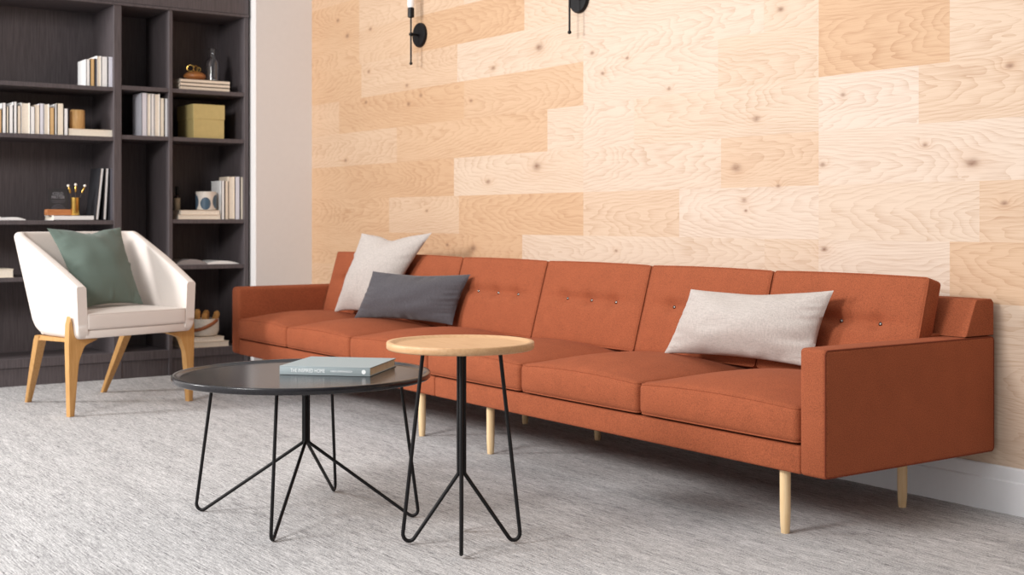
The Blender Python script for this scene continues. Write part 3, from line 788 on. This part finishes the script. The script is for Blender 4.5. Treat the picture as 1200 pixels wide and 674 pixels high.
for (dx, dy, tx, ty, hh, lab) in ((-.004, -.016, -.01, -.042, .185, 'dark thin stem with a pale tip leaning left in the brass cup'), (.006, -.002, .0, .004, .192, 'upright pale-tipped stem in the middle of the brass cup'), (0, .014, .006, .062, .186, 'pale-tipped stem leaning right in the brass cup')):
    st = thing('dried_stem', lab, 'stem', (cx_, cyy, zc+.0345), 0, 'stems in the brass cup')
    a, b_ = Vector((dx*.6, -ty*.18, .001)), Vector((tx*.4, ty, hh)); d = (b_-a)
    bm = bmesh.new(); add_tube(bm, [a, a+d*.72], .0022, 8); obj('stick', bm, M['dark_stick'], st)
    bm = bmesh.new(); add_tube(bm, [a+d*.70, a+d*.74, a+d*.88, a+d*.91], [.003, .006, .0065, .004], 10); obj('gold_band', bm, M['brass'], st)
    bm = bmesh.new(); r = bmesh.ops.create_uvsphere(bm, u_segments=14, v_segments=10, radius=.0085); bmesh.ops.translate(bm, verts=r['verts'], vec=a+d*.95); obj('tip', bm, M['match'], st)
G = 'folders leaning at the right of the third left shelf'
h3 = hgt(116, 197, zc)
for (a, b_, ln, cov, lab) in ((111.6, 115.6, -.105, 'cover_black', 'dark binder with white edge leaning right, nearest the brass cup'), (120.6, 124.6, -.052, 'cover_black', 'dark binder with white edge leaning between another like it and the grey one'), (128.4, 133.0, 0, 'cover_grey', 'grey binder upright against the divider on the third shelf')):
    book(lab, ysh(a, XF), ysh(b_, XF), XF, .20, zc+(.002 if ln else 0), h3, cov, not ln, 'cover_white', lean=ln, group=G)
# fourth left shelf
flat_book('cream book lying on the lower left shelf left of the armchair', ysh(-25, XF), ysh(16, XF), XF, .22, zd, .050, 'cover_cream', False)
# middle bay
G = 'white books in the narrow middle bay'
zm = ZS2
for (a, b_, yt, cov, so, lab) in ((166.0, 172.4, 109.8, 'cover_pale', True, 'bluish white book showing its cover, left end of the middle bay row'),
        (172.6, 176.6, 110, 'cover_white', False, 'cream-paged thin book second from left in the middle bay row'),
        (176.8, 181.0, 110.3, 'cover_white', True, 'white book third from left in the middle bay row'),
        (181.2, 187.4, 110, 'cover_white', False, 'thick tall book with cream pages in the middle bay row'),
        (187.6, 192.6, 114.8, 'cover_cream', True, 'shorter cream book second from right in the middle bay row'),
        (192.8, 198.0, 115, 'cover_white', True, 'shorter white book at the right end of the middle bay row')):
    book(lab, ysh(a, XF), ysh(b_, XF), XF, .17, zm, hgt(183, yt, zm), cov, so, group=G)
# right bay, top: three flat books, gourd dish with gold wire, carafe
z = ZS1
for k, lab in enumerate(('bottom grey-beige book of the three flat under the carafe', 'middle grey-beige book of the three flat under the carafe', 'top grey-beige book of the three flat under the carafe')):
    flat_book(lab, ysh(211+k*.3, XF), ysh(269+k*.2, XF), XF, .20, z+k*.0235, .023, 'cover_beige', True, group='three flat books under the carafe')
zt = z+3*.0235
o_x = XF-.08
yb_ = ysh(228, o_x)
bm = bmesh.new(); add_lathe(bm, [(.03, 0), (.058, .006), (.072, .020), (.070, .034), (.050, .050), (.02, .056), (.001, .057)], seg=40)
o = obj('wooden_dish', bm, M['dish']); o.location = (o_x, yb_, zt); tag(o, 'rounded brown turned wooden pebble on the three flat books', 'ornament')
t = thing('wire_glasses', 'gold wire ornament lying on the brown wooden pebble', 'ornament', (o_x, yb_, zt+.0565))
for (nm, cy_, r, rz) in (('wire_loop', -.028, .020, .5), ('wire_loop', .008, .018, -.3), ('wire_loop', .026, .014, .7)):
    bm = bmesh.new(); add_tube(bm, [(math.sin(rz)*r*math.cos(2*PI*k/24), cy_+r*math.cos(2*PI*k/24)*math.cos(rz), r*.95+.0025+r*math.sin(2*PI*k/24)) for k in range(24)], .0022, 8, True); obj(nm, bm, M['brass'], t)
bm = bmesh.new()
prof = [(.040, 0), (.046, .003), (.047, .11), (.044, .128), (.026, .150), (.019, .163), (.018, .190), (.024, .212)]
inner = [(.0225, .211), (.0163, .190), (.0172, .164), (.024, .151), (.0415, .128), (.0445, .11), (.0435, .008), (.0005, .008)]
add_lathe(bm, prof+inner, seg=48)
o = obj('carafe', bm, M['glass']); o.location = (XF-.07, ysh(249, XF-.07), zt); tag(o, 'clear glass carafe standing on the three flat books', 'carafe')
# right bay, second: box
bxw = (ysh(263.5, XF+.01)-ysh(226, XF+.01))
bxX = XF+.005
t = thing('storage_box', 'mustard lidded cardboard box on the right shelf', 'box', (bxX, (ysh(226.5, bxX)+ysh(263.5, bxX))/2, ZS2))
w = (ysh(263.5, bxX)-ysh(226.5, bxX))/2
hb = hgt(245, 122.5, ZS2, bxX)
obj('body', bx((-.285, -w+.003, 0), (-.003, w-.003, hb*.6), .002, 1), M['box'], t)
bm = bmesh.new(); add_box(bm, (-.288, -w, hb*.56), (0, w, hb), .002, 1); obj('lid', bm, M['box'], t)
# right bay, third shelf
z = ZS3
flat_book('lower cream book of the two flat under the dotted cup', ysh(209, XF), ysh(258.6, XF), XF, .19, z, .029, 'cover_beige', False, group='two flat books under the dotted cup')
flat_book('upper cream book of the two flat under the dotted cup', ysh(212, XF), ysh(258.0, XF), XF, .18, z+.0295, .029, 'cover_beige', False, group='two flat books under the dotted cup')
zz = z+.0595
cx_ = XF-.06
t = thing('cup', 'speckled ceramic cup with slate blue dots on the two flat cream books', 'cup', (cx_, ysh(241.5, cx_), zz))
bm = bmesh.new(); add_lathe(bm, [(.060, 0), (.066, .003), (.066, .118), (.0625, .120), (.0615, .112), (.0615, .012), (.001, .010)], seg=48); obj('body', bm, M['ceramic'], t)
def dot(ang, zc_, ra, rz_):
    bm = bmesh.new(); n = 28; R = .0667; c0 = bm.verts.new((R*math.cos(ang), R*math.sin(ang), zc_)); prev = None; ring_prev = [c0]*n
    for q in range(1, 6):
        f = q/5; ring_ = []
        for k in range(n):
            a = 2*PI*k/n; th = ang+ra*f*math.cos(a)/R; zv = max(.003, min(.117, zc_+rz_*f*math.sin(a)))
            ring_.append(bm.verts.new((R*math.cos(th), R*math.sin(th), zv)))
        for k in range(n):
            if q == 1: bm.faces.new((c0, ring_[k], ring_[(k+1) % n]))
            else: bm.faces.new((ring_prev[k], ring_[k], ring_[(k+1) % n], ring_prev[(k+1) % n]))
        ring_prev = ring_
    return bm
va = math.atan2(-FW.y, -FW.x)-.14
for (a, zq, ra, rz_) in ((va+.32, .042, .034, .040), (va-.95, .052, .036, .050), (va+1.55, .055, .034, .045)):
    obj('dot', dot(a, zq, ra, rz_), M['bluedot'], t)
bx_ = XF-.02
t = thing('bottle', 'small dark bottle with a kraft label beside the divider', 'bottle', (bx_, ysh(206.8, bx_)+.010, z))
btx = XF-.218
t.location = (btx, ysh(207.6, btx), z)
bm = bmesh.new(); add_lathe(bm, [(.017, 0), (.019, .002), (.019, .142), (.0175, .150), (.010, .157), (.009, .163)], seg=28); obj('body', bm, M['amber'], t)
bm = bmesh.new(); add_lathe(bm, [(.0193, .055), (.0196, .056), (.0196, .138), (.0193, .139)], seg=28); obj('paper_label', bm, M['kraft'], t)
bm = bmesh.new(); add_lathe(bm, [(.0125, .161), (.0125, .212), (.011, .214)], seg=24); obj('cap', bm, M['black'], t)
G = 'upright books at the right of the third right shelf'
for (a, b_, yt, cov, so, lab, dx) in ((259.4, 263.2, 212, 'cover_white', True, 'shorter white book left of the upright row beside the dotted cup', 0),
        (263.6, 267.8, 212.4, 'cover_beige', True, 'shorter cream book second from left in the row beside the dotted cup', 0),
        (268.4, 275.0, 207, 'cover_beige', False, 'taller beige book in the row beside the dotted cup', 0),
        (275.4, 281.2, 207, 'cover_pale', True, 'pale lilac book in the row beside the dotted cup', 0),
        (281.6, 286.6, 207.4, 'cover_cream', True, 'cream book at the right end of the row by the side panel', 0)):
    book(lab, ysh(a, XF), ysh(b_, XF), XF, .17, z, hgt(270, yt, z), cov, so, group=G)
open_booklet('open_magazine', 'open grey magazine lying on the right shelf behind the armchair arm', ysh(205, XF), ysh(280, XF), XF, .22, ZS4, 'cover_grey', .030, 'page_grey')
# right bay, bottom: flat books, rope bowl with driftwood
z = ZS0
flat_book('wide bottom book of the flat stack under the white bowl', ysh(215, XF), ysh(268.5, XF), XF, .22, z, .034, 'cover_beige', False, group='flat books under the white bowl')
flat_book('narrower upper book of the flat stack under the white bowl', ysh(215, XF), ysh(263, XF), XF, .20, z+.0345, .030, 'cover_beige', False, group='flat books under the white bowl')
zt = z+.065; bX = XF-.095
t = thing('bowl', 'white round bowl with a brown leather strap on the lowest right shelf', 'bowl', (bX, ysh(240, bX), zt))
bm = bmesh.new(); add_lathe(bm, [(.060, 0), (.078, .006), (.089, .035), (.091, .07), (.089, .108), (.086, .114), (.083, .108), (.084, .07), (.080, .03), (.06, .012), (.001, .010)], seg=48); obj('body', bm, M['rope'], t)
bm = bmesh.new()
pts = []
for k in range(25):
    a = va-1.45+2.9*k/24; zz_ = .092-.050*math.cos((a-va+.5)*1.0)
    pts.append((.0925*math.cos(a), .0925*math.sin(a), zz_))
add_tube(bm, pts, [.003]+[.011]*23+[.003], 8); obj('strap', bm, M['leather'], t)
rnd = random.Random(3)
for k, (dx, dy, hh, tl, lab) in enumerate(((-.01, -.045, .175, (.02, -.01), 'tall golden wooden piece standing in the white bowl'), (.02, -.012, .150, (-.01, .01), 'short golden wooden piece in the middle of the white bowl'), (-.03, .012, .165, (.0, .012), 'golden wooden piece behind the others in the white bowl'), (.015, .035, .158, (.0, .048), 'golden wooden piece tilting right over the rim of the white bowl'))):
    bm = bmesh.new()
    add_tube(bm, [(dx, dy*.8, .014), (dx+tl[0]*.4, dy+tl[1]*.4, hh*.5), (dx+tl[0]*.85, dy+tl[1]*.85, hh*.92), (dx+tl[0], dy+tl[1], hh)], [.012, .020, .021, .011], 9)
    for v in bm.verts: v.co += Vector((noise.noise(v.co*40), noise.noise(v.co*40+Vector((5, 0, 0))), 0))*.004
    o = obj('driftwood', bm, M['bread']); o.location = t.location.copy(); tag(o, lab, 'wood piece', 'golden wooden pieces in the white bowl')

# ------------------------------------------------------------------ light
w = bpy.data.worlds.new('daylight'); scene.world = w; w.use_nodes = True
nt = w.node_tree; bg = nt.nodes['Background']
tc = N(nt, 'ShaderNodeTexCoord'); dt = N(nt, 'ShaderNodeVectorMath', operation='DOT_PRODUCT'); L(nt, tc.outputs['Generated'], dt.inputs[0])
dt.inputs[1].default_value = Vector((-.50, -.75, .45)).normalized()
L(nt, ramp(nt, math_n(nt, 'MULTIPLY_ADD', dt.outputs['Value'], .5, .5), [(.15, (.09, .088, .086, 1)), (.36, (.125, .122, .12, 1)), (.55, (.42, .415, .41, 1)), (.85, (1.1, 1.09, 1.08, 1))]), bg.inputs[0])
bg.inputs[1].default_value = 1.0
def area(name, loc, target, sx, sy, energy, col=(1, .98, .965)):
    l = bpy.data.lights.new(name, 'AREA'); l.shape = 'RECTANGLE'; l.size = sx; l.size_y = sy; l.energy = energy; l.color = col
    o = bpy.data.objects.new(name, l); COL.objects.link(o); o.location = loc
    o.rotation_euler = (Vector(target)-Vector(loc)).to_track_quat('-Z', 'Y').to_euler(); return o
area('window_light', (-3.3, -1.7, 2.95), (-5.0, 3.4, .9), 1.3, 1.1, 190)
area('side_window_light', (-7.3, -2.0, 2.6), (-5.4, 3.8, 1.0), .8, .9, 200)

# ------------------------------------------------------------------ camera
cd = bpy.data.cameras.new('camera'); cam = bpy.data.objects.new('camera', cd); COL.objects.link(cam); scene.camera = cam
cd.sensor_fit = 'HORIZONTAL'; cd.sensor_width = 36; cd.lens = F/1200*36
cam.location = (0, 0, EYE); cam.rotation_euler = FW.to_track_quat('-Z', 'Y').to_euler()
cd.shift_y = -(337-CY)/1200
cd.clip_start = .05
cd.dof.use_dof = True; cd.dof.focus_distance = 4.3; cd.dof.aperture_fstop = 4.5
vs = scene.view_settings; vs.view_transform = 'Standard'; vs.look = 'None'; vs.gamma = 1; vs.exposure = 0; vs.use_curve_mapping = False
